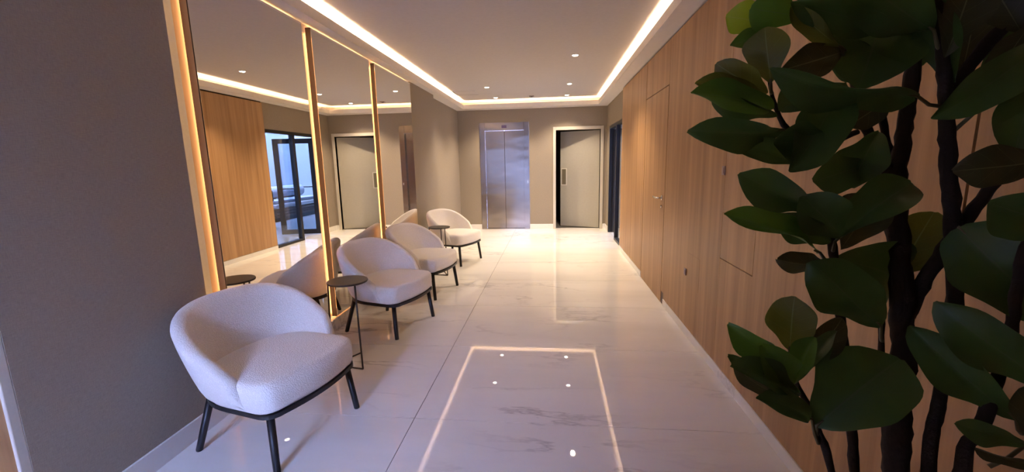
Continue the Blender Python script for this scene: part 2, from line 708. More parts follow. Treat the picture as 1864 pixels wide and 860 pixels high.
# back wall with the elevator and the door openings
LX0, LX1, LZ = -1.53, -0.472, 2.267
DX0, DX1, DZ = 0.085, 1.005, 2.075
wb = MB()
for u0, u1, z0, z1 in wall_rects([-2.2, LX0, LX1, DX0, DX1, 1.35], [0, DZ, LZ, ZC], [(LX0, LX1, 0, LZ), (DX0, DX1, 0, DZ)]):
    wb.box(u0, u1, YB, YB + 0.15, z0, z1)
structure(wb.build('wall_back', 'grey_wall'))
bb = structure(MB().box(-1.99, LX0, YB - 0.013, YB, 0, 0.108).build('baseboard_back', 'marble'))
MB().box(LX1, 0.025, YB - 0.013, YB, 0, 0.108).build('skirting_piece', 'marble', bb)
MB().box(1.068, 1.13, YB - 0.013, YB, 0, 0.108).build('skirting_piece', 'marble', bb)

# left wall: base wall behind, front panel by the camera, pier beyond the mirrors, set-back far part
wl = MB()
wl.box(-2.2, -1.965, YF, 7.02, 0, ZC)
structure(wl.build('wall_left', 'grey_wall'))
wlo = bpy.data.objects['wall_left']
MB().box(-1.965, XL, 1.205, 2.078, 0.0, ZS).build('wall_panel', 'grey_wall', wlo)
MB().box(-1.965, XL, 5.86, 7.02, 0.0, ZS).build('wall_panel', 'grey_wall', wlo)
MB().box(-2.2, XL2, 7.02, YB, 0.0, ZC).build('wall_panel', 'grey_wall', wlo)
# cream edge strips beside the lit gaps, and the oak lining behind the mirrors
MB().box(-1.965, XL - 0.002, 1.172, 1.205, 0.0, ZS).build('edge_strip', 'casing', wlo, bevel=0.003)
MB().box(-1.965, -1.947, 2.078, 2.175, 0.12, ZS).build('edge_strip', 'casing', wlo)
MB().box(-1.945, -1.935, 2.0785, 2.0845, 0.12, 2.49).build('light_strip', 'gap_led', wlo)
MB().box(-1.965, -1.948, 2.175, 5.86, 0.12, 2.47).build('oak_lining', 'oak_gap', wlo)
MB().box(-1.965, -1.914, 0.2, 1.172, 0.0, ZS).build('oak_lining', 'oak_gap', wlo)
MB().box(-1.965, -1.94, 2.0785, 5.86, 2.47, ZS).build('cornice', 'soffit', wlo)
MB().box(-1.914, -1.908, 0.70, 0.712, 0.12, 2.45).build('light_strip', 'gap_led', wlo)
bl = structure(MB().box(XL, XL + 0.012, 1.205, 2.078, 0, 0.108).build('baseboard_left', 'marble'))
MB().box(-1.965, XL + 0.012, 2.080, 5.86, 0, 0.108).build('skirting_piece', 'marble', bl)
MB().box(XL, XL + 0.012, 5.862, 7.02, 0, 0.108).build('skirting_piece', 'marble', bl)
MB().box(XL2, XL2 + 0.012, 7.022, YB - 0.014, 0, 0.108).build('skirting_piece', 'marble', bl)

# mirrors
XM = -1.88
for i, (y0, y1, lb) in enumerate([(2.205, 3.275, 'tall frameless wall mirror beside the grey wall panel, nearest the camera'),
                                  (3.398, 4.485, 'tall frameless wall mirror in the middle of the three'),
                                  (4.625, 5.800, 'tall frameless wall mirror next to the grey pier, farthest of the three')]):
    yc = (y0 + y1) / 2
    t = thing('wall_mirror', lb, 'mirror', (XM, yc, 0.125), 0, 'tall mirrors on the left wall')
    h = (y1 - y0) / 2
    H = 2.503 - 0.125
    MB().box(-0.004, 0.0, -h + 0.004, h - 0.004, 0.004, H - 0.004).build('glass', 'mirror', t)
    MB().box(-0.045, -0.0045, -h, h, 0, H).build('backing_frame', 'mirror_edge', t)
    MB().box(-0.056, -0.046, -h + 0.045, -h + 0.055, 0.02, H - 0.02).build('light_strip', 'gap_led', t)
    MB().box(-0.056, -0.046, h - 0.012, h - 0.004, 0.02, H - 0.02).build('light_strip', 'gap_led', t)
    MB().box(-0.056, -0.046, -h + 0.04, h - 0.04, H - 0.03, H - 0.02).build('light_strip', 'gap_led', t)
    MB().box(-0.056, -0.046, -h + 0.04, h - 0.04, 0.012, 0.022).build('light_strip', 'gap_led', t)
    for yy in (-h * 0.6, h * 0.6):
        MB().box(-0.068, -0.045, yy - 0.03, yy + 0.03, 0.3, 2.1).build('spacer', 'mirror_edge', t)

# right wall: plain wall with the glazed opening, oak cladding in front of it
GY0, GY1, GZ = 6.995, 8.76, 2.09
wr = MB()
for u0, u1, z0, z1 in wall_rects([YF, GY0, GY1, YB + 0.15], [0, GZ, ZC], [(GY0, GY1, 0, GZ)]):
    wr.box(XRW, XRW + 0.17, u0, u1, z0, z1)
wr.build('wall_right', 'grey_wall')
wro = structure(bpy.data.objects['wall_right'])
MB().box(XR + 0.022, XRW, -1.2, 6.98, 0.0, ZS).build('cladding_core', 'gap', wro)


def panel(poly, name='oak_panel', x=XR):
    return MB().prism(poly, 0, x, XR + 0.0215).build(name, 'oak', wro)


def rect(y0, y1, z0, z1, g=0.0018):
    return [(y0 + g, z0 + g), (y1 - g, z0 + g), (y1 - g, z1 - g), (y0 + g, z1 - g)]


ZT, ZB = ZS - 0.020, 0.068
panel(rect(5.272, 6.98, ZB, ZT, 0.003))
panel(rect(4.28, 5.258, 2.107, ZT, 0.003))
HZ0, HZ1 = 0.43, 0.683
panel([(2.852, ZB), (4.185, ZB), (4.185, 0.125), (4.278, 0.125), (4.278, ZT), (2.852, ZT)])
panel([(1.257, ZB), (2.848, ZB), (2.848, 0.779), (2.388, 0.779), (2.388, 1.081), (2.848, 1.081), (2.848, ZT), (1.257, ZT)])
panel(rect(2.392, 2.85, 0.783, 1.078), 'access_panel', XR + 0.0005)
panel(rect(3.216, 3.49, HZ0, HZ1, 0.0), 'access_panel', XR - 0.0012)
panel(rect(-1.2, 1.25, ZB, ZT, 0.002))
MB().box(XR + 0.003, XR + 0.0215, 4.187, 4.278, 0.0, 0.123).build('plinth_block', 'mirror_edge', wro)
br = structure(MB().box(XR - 0.006, XR + 0.022, 5.262, 6.98, 0, ZB - 0.001).build('baseboard_right', 'marble'))
MB().box(XR - 0.006, XR + 0.022, -1.2, 4.183, 0, ZB - 0.001).build('skirting_piece', 'marble', br)
MB().box(XRW - 0.012, XRW, GY1 + 0.01, YB - 0.014, 0, 0.108).build('skirting_piece', 'marble', br)

# flush oak door with a lever
d2 = structure(MB().box(XR - 0.002, XR + 0.0215, 4.284, 5.249, 0.004, 2.100).build('door_2', 'oak'))
lv = MB()
lv.lathe([(0.024, -0.002), (0.024, -0.010), (0.020, -0.012)], (XR - 0.002, 4.365, 1.05), 20, axis=0)
lv.build('handle_rose', 'chrome', d2, True)
lv = MB().tube([(XR - 0.010, 4.365, 1.05), (XR - 0.045, 4.365, 1.05), (XR - 0.056, 4.375, 1.05), (XR - 0.058, 4.40, 1.05), (XR - 0.058, 4.50, 1.053)], 0.009, 12)
lv.build('lever_handle', 'chrome', d2, True)
lv = MB().lathe([(0.014, -0.002), (0.014, -0.012), (0.010, -0.014)], (XR - 0.002, 4.365, 0.965), 18, axis=0)
lv.build('keyhole_plate', 'chrome', d2, True)

# two small plates on the oak wall
for y, z, lb in ((2.868, 1.345, 'small mauve-grey switch plate on the oak wall at about head height'),
                 (3.53, 0.515, 'small square mauve-grey socket plate low on the oak wall')):
    s = thing('wall_switch', lb, 'switch', (XR, y, z))
    MB().box(-0.009, -0.002, -0.022, 0.022, -0.028, 0.028).build('plate', 'switch', s, bevel=0.002)
    MB().box(-0.012, -0.009, -0.012, 0.012, -0.016, 0.016).build('rocker', 'switch', s)

# rear wall behind the camera with an invented entrance that lets the daylight in
wf = MB()
for u0, u1, z0, z1 in wall_rects([-2.2, -1.86, -0.86, 1.35], [0, 2.35, ZC], [(-1.86, -0.86, 0, 2.35)]):
    wf.box(u0, u1, YF - 0.2, YF, z0, z1)
structure(wf.build('wall_front', 'grey_wall'))
en = structure(MB().box(-1.86, -1.82, YF - 0.13, YF - 0.07, 0, 2.35).build('door_invented', 'black'))  # unseen entrance, invented as the way in for daylight
MB().box(-0.90, -0.86, YF - 0.13, YF - 0.07, 0, 2.35).build('frame', 'black', en)
MB().box(-1.82, -0.90, YF - 0.13, YF - 0.07, 2.30, 2.35).build('frame', 'black', en)
MB().box(-1.82, -0.90, YF - 0.105, YF - 0.095, 0.01, 2.30).build('pane', 'glass', en)
structure(MB().box(-0.86, -0.74, YF, -0.60, 0, ZC).build('wall_daylight_blocker', 'grey_wall'))  # unseen wing wall, added to keep daylight off the fig
structure(MB().box(-12, 12, -14, YF - 0.41, -0.13, -0.02).build('pavement', 'asphalt'))
structure(MB().box(-14, 14, -14.3, -14, -0.13, 4.2).build('wall_sky_blocker', 'sky_blocker'))  # added across the street to keep bright sky out of the steel doors

# ------------------------------------------------------------------ elevator
lift = thing('elevator', 'brushed steel elevator entrance with two sliding door panels in the far wall', 'elevator', (-1.0, YB, 0))
MB().box(-0.526, -0.412, -0.012, 0.07, 0, 2.264).build('jamb', 'steel', lift, bevel=0.003)
MB().box(0.412, 0.524, -0.012, 0.07, 0, 2.264).build('jamb', 'steel', lift, bevel=0.003)
MB().box(-0.412, 0.412, -0.006, 0.07, 2.102, 2.264).build('transom', 'steel', lift, bevel=0.003)
dp = MB().box(-0.411, -0.0025, 0.045, 0.07, 0.012, 2.101).build('door_panel', 'steel', lift, bevel=0.002)
dp = MB().box(0.0025, 0.411, 0.050, 0.075, 0.012, 2.101).build('door_panel', 'steel', lift, bevel=0.002)
MB().box(-0.411, 0.411, 0.0, 0.11, 0, 0.011).build('sill', 'steel', lift)
MB().box(-0.411, 0.411, 0.08, 0.11, 0.011, 2.101).build('shaft_back', 'gap', lift)
dsp = MB().box(-0.05, 0.056, -0.010, -0.005, 2.150, 2.206).build('display', 'display', lift)
dsp['label'] = 'small dark purple floor display'
MB().box(0.475, 0.502, -0.016, -0.012, 0.985, 1.06).build('call_plate', 'chrome', lift)
MB().lathe([(0.009, -0.016), (0.009, -0.019), (0.007, -0.020)], (0.4885, 0, 1.02), 14, axis=1).build('call_button', 'white', lift, True)

# ------------------------------------------------------------------ far door standing ajar
d1 = MB()
d1.box(0.025, DX0, YB - 0.018, YB + 0.12, 0, 2.142)
d1.box(DX1, 1.068, YB - 0.018, YB + 0.12, 0, 2.142)
d1.box(DX0, DX1, YB - 0.018, YB + 0.12, DZ + 0.0, 2.142)
d1 = structure(d1.build('door_1', 'casing', bevel=0.004))
lf = bpy.data.objects.new('door_leaf', MB().box(-0.865, 0, 0, 0.042, 0.012, 2.062).mesh('door_leaf', 'door', bevel=0.002))
COL.objects.link(lf)
lf.parent = d1
lf.location = (0.995, YB + 0.055, 0)
lf.rotation_euler = (0, 0, -math.radians(21))
MB().box(-0.845, -0.715, -0.004, 0.0, 0.915, 1.285).build('pull_surround', 'casing', lf, bevel=0.001)
MB().box(-0.828, -0.735, -0.007, -0.003, 0.935, 1.265).build('pull_plate', 'pull', lf)
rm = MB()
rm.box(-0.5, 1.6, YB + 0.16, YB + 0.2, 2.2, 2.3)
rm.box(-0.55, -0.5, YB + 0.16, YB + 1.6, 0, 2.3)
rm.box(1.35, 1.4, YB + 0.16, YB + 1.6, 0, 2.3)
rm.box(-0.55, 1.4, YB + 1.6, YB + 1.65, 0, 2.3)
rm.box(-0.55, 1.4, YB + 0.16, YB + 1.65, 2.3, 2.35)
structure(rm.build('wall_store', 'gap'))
structure(MB().box(-0.55, 1.4, YB + 0.1, YB + 1.65, -0.1, 0.0).build('floor_store', 'grout'))

# ------------------------------------------------------------------ glazed patio door in the right wall
d3 = structure(MB().box(XRW - 0.004, XRW + 0.08, GY1 - 0.055, GY1, 0, GZ).build('door_3', 'black'))
MB().box(XRW - 0.004, XRW + 0.08, GY0, GY1 - 0.055, GZ - 0.055, GZ).build('head_frame', 'black', d3)
MB().box(XRW - 0.004, XRW + 0.08, 7.82, 7.885, 0, GZ - 0.055).build('mullion', 'black', d3)
MB().box(XRW - 0.004, XRW + 0.08, GY0, GY0 + 0.04, 0, GZ - 0.055).build('side_frame', 'black', d3)
MB().box(XRW - 0.004, XRW + 0.08, GY0 + 0.04, 7.82, 0, 0.045).build('bottom_rail', 'black', d3)
MB().box(XRW + 0.03, XRW + 0.04, GY0 + 0.04, 7.82, 0.045, GZ - 0.055).build('pane', 'glass', d3)
dl = bpy.data.objects.new('door_leaf', MB().box(0, 0.10, -0.045, 0, 0.012, 2.02).mesh('door_leaf', 'black'))
COL.objects.link(dl)
dl.parent = d3
dl.location = (XRW + 0.085, GY1 - 0.06, 0)
dl.rotation_euler = (0, 0, -math.radians(12))
MB().box(0.72, 0.82, -0.045, 0, 0.012, 2.02).build('stile', 'black', dl)
MB().box(0.10, 0.72, -0.045, 0, 1.92, 2.02).build('top_rail', 'black', dl)
MB().box(0.10, 0.72, -0.045, 0, 0.012, 0.11).build('bottom_rail', 'black', dl)
MB().box(0.10, 0.72, -0.027, -0.019, 0.11, 1.92).build('pane', 'glass', dl)
MB().tube([(0.77, -0.046, 0.95), (0.77, -0.075, 0.95), (0.77, -0.075, 1.15), (0.77, -0.046, 1.15)], 0.008, 8).build('pull_handle', 'black', dl, True)

# patio outside, its walls raised high to cut the sky light
pf = structure(MB().box(1.30, 9.0, 3.0, 18.0, -0.12, -0.002).build('patio_floor', 'patio_floor'))
structure(MB().box(1.30, 3.6, 3.0, 17.0, 3.1, 3.25).build('roof_sky_blocker', 'patio_wall'))  # unseen slab, added to dim the patio
structure(MB().box(5.2, 5.35, 3.0, 18.0, -0.002, 9.0).build('patio_wall', 'patio_wall'))
structure(MB().box(1.30, 5.2, 17.0, 17.15, -0.002, 9.0).build('patio_wall_end', 'patio_wall'))
structure(MB().box(1.30, 5.2, 2.85, 3.0, -0.002, 9.0).build('patio_wall_blocker', 'patio_wall'))  # closing wall added to shade the patio
structure(MB().box(1.15, 1.30, 2.85, 17.15, ZC + 0.1, 9.0).build('wall_upper_blocker', 'patio_wall'))  # added above the hall to block sky light from that side
structure(MB().box(1.15, 1.30, YB + 0.15, 17.15, -0.002, ZC + 0.1).build('wall_annex', 'patio_wall'))
for k, (yc, lb) in enumerate(((9.35, 'grey-blue outdoor sofa seen through the patio door glass, nearer of the pair'),
                              (11.75, 'grey-blue outdoor sofa beyond the patio door, farther of the pair'))):
    if k == 0:
        so0 = thing('patio_sofa', lb, 'sofa', (3.55, yc, 0), 0, 'outdoor sofas on the patio')
        MB().box(0.0, 0.85, -1.15, 1.15, 0.0, 0.10).build('plinth', 'black', so0)
        for q in range(3):
            MB().box(-0.03 - 0.004, 0.87, -1.15, 1.15, 0.105 + q * 0.075, 0.17 + q * 0.075).build('slat', 'deck', so0, bevel=0.004)
        MB().box(-0.02, 0.86, -1.13, 1.13, 0.335, 0.46).build('seat_cushion', 'white', so0, bevel=0.03)
        MB().box(0.02, 0.86, -1.12, 1.12, 0.462, 0.56).build('seat_cushion', 'cushion', so0, bevel=0.03)
        for s in (-0.56, 0.56):
            MB().tube([(0.62, s - 0.50, 0.74), (0.62, s - 0.47, 0.74), (0.62, s + 0.47, 0.74), (0.62, s + 0.50, 0.74)], [0.1, 0.17, 0.17, 0.1], 16).build('bolster', 'cushion', so0, True)
        for s in (-1.14, 0.0, 1.14):
            MB().tube([(0.05, s, 0.56), (0.05, s, 0.82), (0.75, s, 0.82), (0.75, s, 0.56)], 0.018, 8).build('arm_frame', 'black', so0)
    else:
        so = copy_tree(so0)
        so.location = (3.55, yc, 0)
        so['label'] = lb

# ------------------------------------------------------------------ armchairs
def plan(a, b, yc, yf, bow, rc, n_back=28, n_front=9):
    """D shaped outline: bowed front with rounded corners, half super-ellipse behind; counter-clockwise"""
    pts = []
    # right side from the back quarter to the front corner, front, left side, back
    for k in range(6):                                   # right front corner
        t = k / 5 * math.pi / 2
        pts.append((a - rc + rc * math.cos(t), yf - rc + rc * math.sin(t)))
    for k in range(1, n_front):
        x = (a - rc) * (1 - 2 * k / n_front)
        pts.append((x, yf + bow * (1 - (x / (a - rc)) ** 2)))
    for k in range(6):                                   # left front corner
        t = math.pi / 2 + k / 5 * math.pi / 2
        pts.append((-(a - rc) + rc * math.cos(t), yf - rc + rc * math.sin(t)))
    for k in range(n_back + 1):                          # back
        t = math.pi + k / n_back * math.pi
        c, s = math.cos(t), math.sin(t)
        e = 0.80
        pts.append((a * math.copysign(abs(c) ** e, c), yc + b * math.copysign(abs(s) ** e, s)))
    return pts


def make_shell(mb):
    NU = 56
    zb = 0.298
    half = []
    yc = 0.02
    yfr = 0.155

    def path(u, a, b, fwd):
        """u in -1..1, 0 at the middle of the back; returns the point and the outward normal"""
        t = abs(u) * 1.0
        # arc part up to t = 0.78, straight arm beyond
        T = 0.80
        if t <= T:
            ang = t / T * math.pi / 2
            s, c = math.sin(ang), math.cos(ang)
            e = 0.82
            x, y = a * s ** e if s > 0 else 0, yc - b * c ** e if c > 1e-9 else yc
            nx, ny = s / a, -c / b
            l = math.hypot(nx, ny)
            nx, ny = nx / l, ny / l
        else:
            k = (t - T) / (1 - T)
            x, y = a - 0.012 * k * k, yc + (fwd - yc) * k
            nx, ny = 1, 0
        sg = 1 if u >= 0 else -1
        return (sg * x, y, sg * nx, ny)
    secs = []
    for i in range(NU + 1):
        u = -1 + 2 * i / NU
        t = abs(u)
        s = t ** 2.3
        s = s * s * (3 - 2 * s) * 0.35 + s * 0.65
        top = 0.765 - 0.335 * s
        if t > 0.9:
            top -= 0.07 * ((t - 0.9) / 0.1) ** 2
        th = 0.078 - 0.016 * t
        if t > 0.93:
            th *= math.sqrt(max(0.02, 1 - ((t - 0.93) / 0.075) ** 2))
        lean = 0.078 + 0.055 * math.sin(min(1, t / 0.8) * math.pi / 2) ** 2 - 0.02 * max(0, t - 0.8) / 0.2
        ring = []

        def at_(w, off):
            z = zb + (top - zb) * w
            fl = lean * ((z - zb) / 0.46) ** 0.85
            x, y, nx, ny = path(u, 0.312, 0.318, yfr - 0.035 * w)
            return (x + nx * (fl + off), y + ny * (fl + off), z)
        r = th / 2
        hw = top - zb
        ring.append(at_(0.0, -0.030))
        ring.append(at_(min(0.02, 0.01 / hw), -0.012))
        ring.append(at_(0.03 / hw, -0.002))
        for w in (0.18, 0.34, 0.5, 0.66, 0.8):
            ring.append(at_(w, 0.004 * math.sin(w * 3.1)))
        wl_ = 1 - r / hw
        for k in range(9):                                # rounded lip
            a = k / 8 * math.pi
            x, y, z = at_(wl_, -r + r * math.cos(a))
            ring.append((x, y, z + r * math.sin(a)))
        for w in (0.8, 0.62, 0.45, 0.3, 0.12, 0.0):
            ring.append(at_(w, -th - 0.012 * (1 - w)))
        secs.append(ring)
    mb.rings(secs)
    return mb


def seat_mesh():
    mb = MB()
    prof = [(0.299, -0.016), (0.304, -0.005), (0.316, 0.0), (0.36, 0.003), (0.415, 0.002), (0.432, -0.003),
            (0.443, -0.014), (0.449, -0.032), (0.453, -0.080), (0.457, -0.16), (0.459, -0.22)]
    rings_ = []
    for z, off in prof:
        a = 0.312 + off
        rings_.append([(x, y, z) for x, y in plan(a, 0.27 + off, 0.02, 0.285 + off, 0.028, min(0.085, max(0.02, 0.085 + off * 0.3)))])
    mb.rings(rings_)
    return mb


def rim_mesh():
    mb = MB()
    o, i = plan(0.306, 0.318, 0.02, 0.290, 0.028, 0.08), plan(0.280, 0.292, 0.02, 0.264, 0.028, 0.06)
    n = len(o)
    z0, z1 = 0.277, 0.298
    k0 = len(mb.v)
    for q, z in ((o, z0), (o, z1), (i, z1), (i, z0)):
        mb.v += [(x, y, z) for x, y in q]
    for s in range(4):
        s2 = (s + 1) % 4
        for j in range(n):
            j2 = (j + 1) % n
            mb.f.append((k0 + s * n + j, k0 + s * n + j2, k0 + s2 * n + j2, k0 + s2 * n + j))
    return mb


chairs = [((-1.227, 1.945), -13.4, 'white boucle tub armchair nearest the camera, beside the grey wall panel'),
          ((-1.202, 3.495), -15.5, 'white boucle tub armchair directly behind the nearer black side table'),
          ((-1.178, 4.531), -11.5, 'white boucle tub armchair in front of the far black side table'),
          ((-1.176, 6.015), -20.0, 'white boucle tub armchair farthest from the camera, by the grey pier')]
ch0 = thing('armchair', chairs[0][2], 'chair', (0, 0, 0), 0, 'white armchairs along the mirror wall')
make_shell(MB()).build('backrest', 'boucle', ch0, True)
seat_mesh().build('seat', 'boucle', ch0, True)
rim_mesh().build('seat_frame', 'dark', ch0)
for sx in (-1, 1):
    MB().tube([(sx * 0.262, 0.232, 0.285), (sx * 0.286, 0.262, 0.006), (sx * 0.2865, 0.2625, 0.0)], [0.0185, 0.0165, 0.0150], 14).build('leg', 'dark', ch0, True)
    MB().tube([(sx * 0.232, -0.195, 0.285), (sx * 0.284, -0.262, 0.006), (sx * 0.2845, -0.2625, 0.0)], [0.0185, 0.0165, 0.0150], 14).build('leg', 'dark', ch0, True)
for i, ((fx, fy), ang, lb) in enumerate(chairs):
    c = ch0 if i == 0 else copy_tree(ch0)
    a = math.radians(ang)
    f = Vector((math.cos(a), math.sin(a)))                # facing direction in the room
    org = Vector((fx, fy)) - f * 0.262
    c.location = (org.x, org.y, 0)
    c.rotation_euler = (0, 0, a - math.pi / 2)
    c['label'] = lb

# ------------------------------------------------------------------ side tables
tables = [((-1.445, 2.795), 'small round black metal side table between the two nearest armchairs'),
          ((-1.455, 5.355), 'small round black metal side table between the two farthest armchairs')]
tb0 = thing('side_table', tables[0][1], 'side table', (0, 0, 0), 0, 'black wire side tables')
MB().lathe([(0.130, 0.612), (0.137, 0.613), (0.139, 0.617), (0.139, 0.623), (0.137, 0.626), (0.12, 0.6265)], sides=48).build('tabletop', 'table', tb0, False)
feet = [(0.152 * math.cos(math.radians(k)), 0.152 * math.sin(math.radians(k))) for k in (-43, 96, 205)]
for x, y in feet:
    MB().tube([(x * 0.86, y * 0.86, 0.612), (x * 0.93, y * 0.93, 0.3), (x, y, 0.007)], 0.0065, 10).build('leg', 'table', tb0, True)
MB().tube([(x, y, 0.0066) for x, y in feet], 0.0065, 8, closed=True).build('base_ring', 'table', tb0)
for i, ((x, y), lb) in enumerate(tables):
    t = tb0 if i == 0 else copy_tree(tb0)
    t.location = (x, y, 0)
    t['label'] = lb

# ------------------------------------------------------------------ fiddle leaf fig
POT = Vector((0.80, 0.86, 0.0))
fig = thing('fiddle_leaf_fig', 'tall potted fiddle-leaf fig with dark trunks and large leaves before the oak wall', 'plant', POT)
INV = Matrix.Translation(-POT)


def local(p):
    return Vector(p) - POT


pm = MB().lathe([(0.13, 0.0), (0.15, 0.01), (0.185, 0.36), (0.188, 0.375), (0.170, 0.375), (0.165, 0.33)], sides=40)
pm.build('pot', 'pot', fig, True)
MB().lathe([(0.166, 0.325), (0.166, 0.335), (0.08, 0.345)], sides=28).build('soil', 'soil', fig, True)


def stem(name, knots, taper=1.0):
    """knots: (px, py, depth, width in px) from the bottom to the tip, or a 3-D point with a radius"""
    P, R = [], []
    for k in knots:
        if len(k) == 4 and k[0] > 5:
            P.append(point(k[0], k[1], k[2]))
            R.append(k[3] * k[2] / FPX / 2 * 0.74)
        else:
            P.append(Vector(k[:3]))
            R.append(k[3])
    pts, rad = [], []
    n = len(P)
    for i in range(n - 1):
        p0, p1, p2, p3 = P[max(i - 1, 0)], P[i], P[i + 1], P[min(i + 2, n - 1)]
        steps = max(3, int((p2 - p1).length / 0.018))
        for s in range(steps):
            t = s / steps
            q = 0.5 * ((2 * p1) + (p2 - p0) * t + (2 * p0 - 5 * p1 + 4 * p2 - p3) * t * t + (3 * p1 - p0 - 3 * p2 + p3) * t ** 3)
            pts.append(q)
            rad.append(R[i] + (R[i + 1] - R[i]) * t)
    pts.append(P[-1])
    rad.append(R[-1])
    mb = MB()
    mb.tube([local(p) for p in pts], rad, 10)
    for i, v in enumerate(mb.v):                          # knobbly bark
        k = min(i // 10, len(pts) - 1)
        c = local(pts[k])
        d = Vector(v) - c
        nz = noise.noise(Vector(v) * 45) * 0.34 + noise.noise(Vector(v) * 16 + Vector((5, 1, 2))) * 0.16
        mb.v[i] = tuple(c + d * (1 + nz))
    return mb.build(name, 'bark', fig, True)


pot_in = lambda dx, dy, r: (POT.x + dx, POT.y + dy, 0.34, r)
stem('trunk', [pot_in(0.0, 0.02, 0.036), (1632, 858, 0.99, 54), (1640, 700, 1.01, 54), (1643, 560, 1.03, 50), (1634, 420, 1.05, 44), (1632, 330, 1.05, 40), (1648, 220, 1.05, 32), (1664, 110, 1.04, 30), (1668, 20, 1.02, 26), (1672, -60, 1.0, 22)])
stem('trunk', [pot_in(0.06, 0.03, 0.022), (1690, 858, 0.95, 31), (1708, 740, 0.96, 29), (1722, 640, 0.97, 28), (1738, 540, 0.98, 33), (1734, 400, 0.97, 34), (1726, 300, 0.96, 34), (1722, 190, 0.95, 30), (1716, 100, 0.93, 26), (1708, 20, 0.92, 22), (1700, -50, 0.9, 18)])
stem('trunk', [pot_in(0.10, -0.02, 0.024), (1752, 858, 0.90, 34), (1780, 790, 0.89, 32), (1800, 740, 0.88, 30), (1835, 620, 0.87, 26), (1852, 520, 0.86, 24), (1870, 400, 0.86, 20)])
stem('trunk', [pot_in(-0.07, 0.03, 0.015), (1556, 858, 1.02, 22), (1549, 760, 1.03, 22), (1535, 620, 1.04, 22), (1524, 530, 1.04, 20), (1516, 450, 1.04, 20), (1510, 425, 1.04, 14)])
stem('trunk', [pot_in(-0.10, -0.01, 0.012), (1513, 858, 0.96, 18), (1492, 790, 0.97, 17), (1472, 740, 0.97, 14), (1446, 690, 0.98, 11), (1438, 640, 0.98, 8)])
stem('branch', [(1650, 575, 1.03, 38), (1678, 520, 1.02, 33), (1720, 455, 1.0, 31), (1775, 378, 0.96, 29), (1822, 320, 0.93, 30), (1880, 250, 0.9, 28)])
stem('branch', [(1636, 345, 1.05, 30), (1612, 300, 1.06, 28), (1586, 255, 1.06, 26), (1568, 205, 1.05, 24), (1556, 150, 1.05, 20), (1530, 90, 1.04, 16), (1515, 40, 1.03, 14)])
stem('branch', [(1735, 165, 0.95, 26), (1765, 120, 0.94, 28), (1812, 65, 0.92, 32), (1880, 0, 0.9, 32)])
stem('branch', [(1636, 300, 1.06, 16), (1616, 262, 1.07, 17), (1606, 215, 1.07, 16), (1602, 170, 1.07, 12)])
stem('branch', [(1606, 690, 1.02, 14), (1604, 610, 1.03, 13), (1606, 560, 1.03, 11)])
stem('branch', [(1560, 240, 1.05, 14), (1500, 262, 1.03, 12), (1438, 240, 1.01, 13), (1412, 195, 1.0, 10), (1400, 140, 0.99, 8), (1404, 60, 0.99, 7)])


def leaf(base, tip, wpx, mat='leaf', roll=0.0, cup=0.15, droop=0.06, wave=0.02, attach=None, belly=0.64, twist=None, point_=None):
    B, T = point(*base), point(*tip)
    ax = T - B
    Ln = ax.length
    an = ax / Ln
    view = (CAM - (B + T) / 2).normalized()
    side = an.cross(view).normalized()
    nor = side.cross(an).normalized()
    rnd = random.Random(int(base[0] * 7 + base[1] * 131 + tip[0] * 17 + tip[1]))
    r = math.radians(roll)
    if twist is None:
        twist = rnd.uniform(-38, 38)
    cup = cup * 1.7 + rnd.uniform(0.02, 0.16)
    droop = droop * 1.2
    dm = (base[2] + tip[2]) / 2
    hw = wpx * dm / FPX / 2 / max(0.32, math.cos(r)) * 0.90
    ph = rnd.random() * 6.28
    NA, NC = 18, 10
    kb = math.log(0.5) / math.log(belly)
    sharp = rnd.uniform(0.0, 1.0) if point_ is None else point_
    curl = rnd.uniform(-0.10, 0.16)
    mb = MB()
    uvs = []
    for i in range(NA + 1):
        t = i / NA
        tt = min(max(t, 0.004), 0.996)
        prof = max(0.0, math.sin(math.pi * tt ** kb)) ** 0.52
        prof *= 1 - 0.10 * math.exp(-((t - 0.25) / 0.13) ** 2)           # the waist of a fiddle leaf
        if t > 0.86:
            prof *= 1 - 0.28 * sharp * math.sin((t - 0.86) / 0.14 * math.pi / 2)
        rr = r + math.radians(twist) * (t - 0.5)
        sd = side * math.cos(rr) + nor * math.sin(rr)
        nn = nor * math.cos(rr) - side * math.sin(rr)
        for j in range(NC + 1):
            v = -1 + 2 * j / NC
            edge = 1 + 0.055 * math.sin(11 * t + ph + (2.0 if v > 0 else 0.0)) * abs(v)
            w = hw * prof * v * edge
            p = B + ax * t + nn * (droop * Ln * 4 * t * (1 - t) - curl * Ln * max(0, t - 0.6) ** 2 * 3) + sd * w
            p = p + nn * (cup * hw * prof * (abs(v) ** 1.3)) + nn * (wave * 1.5 * Ln * math.sin(10 * t + ph + 1.6 * (v > 0)) * v * v)
            mb.v.append(tuple(local(p)))
            uvs.append((t, v))
    for i in range(NA):
        for j in range(NC):
            k = i * (NC + 1) + j
            mb.f.append((k, k + 1, k + NC + 2, k + NC + 1))
    me = bpy.data.meshes.new('leaf')
    me.from_pydata(mb.v, [], mb.f)
    ul = me.uv_layers.new(name='leaf')
    for lp in me.loops:
        ul.data[lp.index].uv = uvs[lp.vertex_index]
    for pg in me.polygons:
        pg.use_smooth = True
    me.materials.append(MAT[mat])
    o = link('leaf', me, fig)
    if attach:
        A = point(*attach)
        mid = (A + B) / 2 + Vector((0, 0, -0.008))
        MB().tube([local(A), local(mid), local(B), local(B + ax * 0.08 + nor * droop * Ln * 0.3)], [0.0045, 0.004, 0.0035, 0.002], 7).build('petiole', 'petiole', o, True)
    return o


